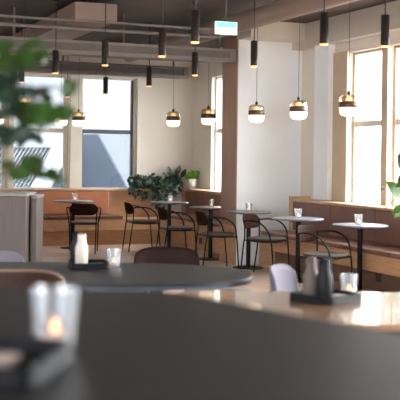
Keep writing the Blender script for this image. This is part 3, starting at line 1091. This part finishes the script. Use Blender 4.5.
for k in range(30):
    z = rnd(0.8, 1.6)
    b = Vector((0.02, 0, z))
    d = Vector((rnd(-0.15, 1), rnd(-1, 1), rnd(-0.3, 0.8))).normalized() * rnd(0.12, 0.18)
    (fl if k % 2 else fd).leaf(b, b + d, 0.085, 0.1)
st.build('stems', M['stem'], t)
fl.build('leaves', M['leaf_fresh'], t)
fd.build('shaded_leaves', M['leaf_mid'], t)  # darker green stands for leaves lying in shade

# blurred plant in the left foreground
YP = 2.35
pb_ = Vector((-0.95, 3.05, 0))
t = thing('indoor_tree', 'blurred green leafy plant reaching in from the left foreground', 'plant', pb_, 0)
MB().lathe([(0.0, 0), (0.15, 0), (0.19, 0.40), (0.175, 0.40), (0.17, 0.36), (0.0, 0.36)], n=32, close=False).build('pot', M['white_pot'], t)
st, fl, fd = MB(), MB(), MB()
st.tube([(0, 0, 0.36), (0.02, 0.0, 0.9), (0.05, 0, 1.3), (0.06, 0, 1.85)], lambda q: 0.018 - 0.009 * q, 8)
clusters = [  # px, py, spread x, spread y, n, dark
    (14, 57, 17, 12, 9, 0), (38, 55, 12, 6, 4, 0), (12, 82, 14, 12, 11, 1), (8, 108, 10, 9, 7, 1), (32, 115, 14, 9, 11, 0),
    (53, 114, 13, 7, 7, 0), (68, 116, 6, 3, 3, 0), (12, 136, 12, 10, 9, 1), (30, 136, 9, 7, 4, 1), (19, 171, 11, 9, 8, 0), (37, 167, 8, 5, 4, 0), (50, 176, 5, 3, 3, 0),
    (-8, 125, 8, 35, 14, 1), (45, 95, 5, 5, 2, 1), (70, 87, 4, 3, 2, 0), (30, 90, 6, 4, 2, 1)]
for (px, py, sx, sy, nn_, dk) in clusters:
    c = at(px, py, 2.75 - max(0, 0) ) - pb_
    root = Vector((0.055, 0, max(0.9, min(1.8, c.z - 0.05))))
    mid_ = (root + c) / 2 + Vector((0, 0, 0.02))
    st.tube([tuple(root), tuple(mid_), tuple(c)], 0.0028, 5, sub=3)
    for k in range(nn_):
        b = at(px + rnd(-sx, sx), py + rnd(-sy, sy), 2.75 + rnd(-0.12, 0.12)) - pb_
        d = Vector((rnd(-1, 1), rnd(-0.6, 0.6), rnd(-0.8, 0.6))).normalized() * rnd(0.05, 0.075)
        (fd if dk else fl).leaf(b - d * 0.5, b + d * 0.5, rnd(0.03, 0.042), 0.1, up=(rnd(-.3, .3), -1, 0.5))
st.build('branches', M['stem'], t)
fl.build('leaves', M['leaf_mid'], t)
fd.build('shaded_leaves', M['leaf_dark'], t)  # inner clusters get a darker green in place of shade

# ------------------------------------------------------------------ outside, seen through the windows
tag(MB().box((-40, -20, -4.1), (60, 80, -4.0)).build('street', M['asphalt'], None, 0, (0, 0, 0), 0), kind='structure')


def ext(label, name, cat, mb, m, p):
    return tag(mb.build(name, m, None, 0, p, 0), label, cat)


# grey gabled building behind the right back window, with roof line falling to the right
def prism(pts, y0, y1):
    mb = MB()
    k = len(pts)
    vs = [(x, y0, z) for x, z in pts] + [(x, y1, z) for x, z in pts]
    fs = [tuple(range(k)), tuple(range(2 * k - 1, k - 1, -1))] + [((i + 1) % k, i, k + i, k + (i + 1) % k) for i in range(k)]
    return mb.add(vs, fs)


def poly(pxs, Y, base):
    return [((at(px, py, Y) - base).x, (at(px, py, Y) - base).z) for px, py in pxs]


base = Vector((-3.3, 30, -4))
pts = poly([(76, 134), (97, 134), (131, 196), (131, 300), (76, 300)], 30, base)
pts = [(x, max(z, 0)) for x, z in pts]
t = thing('gabled_building', 'grey gabled building outside the right back window', 'building', base, 0)
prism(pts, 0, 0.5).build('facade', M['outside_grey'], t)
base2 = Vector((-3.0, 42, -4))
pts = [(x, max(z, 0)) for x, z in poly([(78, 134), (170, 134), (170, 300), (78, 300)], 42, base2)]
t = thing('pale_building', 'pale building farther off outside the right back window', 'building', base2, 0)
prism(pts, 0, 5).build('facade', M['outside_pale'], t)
base3 = Vector((-5.0, 27, -4))
t = thing('ribbed_roof_building', 'building with ribbed grey roof and white fascia outside the left back window', 'building', base3, 0)
pts = [(x, max(z, 0)) for x, z in poly([(-20, 147), (62, 147), (62, 146), (70, 146), (70, 300), (-20, 300)], 27, base3)]
prism(pts, 0.3, 4).build('facade', M['outside_grey'], t)
rb = MB()
for k in range(26):
    a = at(66 - k * 4.0, 146, 27) - base3
    b = at(66 - k * 4.0 - 30, 196, 27) - base3
    rb.tube([tuple(a + Vector((0, 0.25, 0))), tuple(b + Vector((0, 0.25, 0)))], 0.022, 5, spline=False)
rb.build('roof_ribs', M['outside_white'], t)
a = at(63, 145, 26.8) - base3
b = at(36, 196, 26.8) - base3
d = Vector((0.26, 0, 0))
fb = MB()
fb.add([a - d, a + d, b + d, b - d] + [p + Vector((0, .12, 0)) for p in (a - d, a + d, b + d, b - d)],
       [(0, 1, 2, 3), (7, 6, 5, 4), (0, 4, 5, 1), (1, 5, 6, 2), (2, 6, 7, 3), (3, 7, 4, 0)])
fb.build('fascia', M['outside_white'], t)
fc = MB()
a, b = at(-20, 134, 26.9) - base3, at(66, 147, 26.9) - base3
fc.box((a.x, 0.1, b.z), (b.x, 0.25, a.z))
fc.build('gutter_board', M['outside_white'], t)

# brick building outside the right windows
pl = at(349, 80, 40)
pr = at(361, 80, 40)
t = thing('brick_building', 'pale brick building outside the right window', 'building', (pl.x, 40, -4), 0)
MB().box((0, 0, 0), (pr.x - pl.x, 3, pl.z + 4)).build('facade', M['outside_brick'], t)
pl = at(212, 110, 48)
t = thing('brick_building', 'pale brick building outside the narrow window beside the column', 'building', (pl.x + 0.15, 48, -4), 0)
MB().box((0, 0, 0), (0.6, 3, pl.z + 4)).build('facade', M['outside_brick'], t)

# ------------------------------------------------------------------ light
wd = bpy.data.worlds.new('sky')
scene.world = wd
wd.use_nodes = True
nt = wd.node_tree
bg = nt.nodes['Background']
tc = nt.nodes.new('ShaderNodeTexCoord')
dp = nt.nodes.new('ShaderNodeVectorMath')
dp.operation = 'DOT_PRODUCT'
dp.inputs[1].default_value = (0.90, -0.30, 0.30)
nt.links.new(tc.outputs['Generated'], dp.inputs[0])
rp = nt.nodes.new('ShaderNodeValToRGB')
rp.color_ramp.elements[0].position = 0.2
rp.color_ramp.elements[0].color = (0.12, 0.128, 0.14, 1)
rp.color_ramp.elements[1].position = 0.85
rp.color_ramp.elements[1].color = (0.97, 0.985, 1.0, 1)
mr = nt.nodes.new('ShaderNodeMapRange')
mr.inputs['From Min'].default_value = -1
mr.inputs['From Max'].default_value = 1
nt.links.new(dp.outputs['Value'], mr.inputs['Value'])
nt.links.new(mr.outputs['Result'], rp.inputs['Fac'])
nt.links.new(rp.outputs['Color'], bg.inputs['Color'])
bg.inputs['Strength'].default_value = 26.0

# ------------------------------------------------------------------ camera
cam = bpy.data.cameras.new('camera')
cam.sensor_width = 36
cam.lens = FPX / 400 * 36
cam.shift_y = -(200 - HY) / 400
cam.clip_end = 500
cam.dof.use_dof = True
cam.dof.focus_distance = 12.4
cam.dof.aperture_fstop = 3.0
co = bpy.data.objects.new('camera', cam)
col.objects.link(co)
co.location = (0, 0, CAM_Z)
co.rotation_euler = (R(90), -ROLL, 0)
scene.camera = co
scene.view_settings.view_transform = 'Standard'
scene.view_settings.look = 'None'
scene.view_settings.exposure = 0.5
scene.view_settings.gamma = 1
scene.cycles.use_denoising = True
scene.cycles.max_bounces = 10
scene.cycles.diffuse_bounces = 5
scene.cycles.transparent_max_bounces = 16
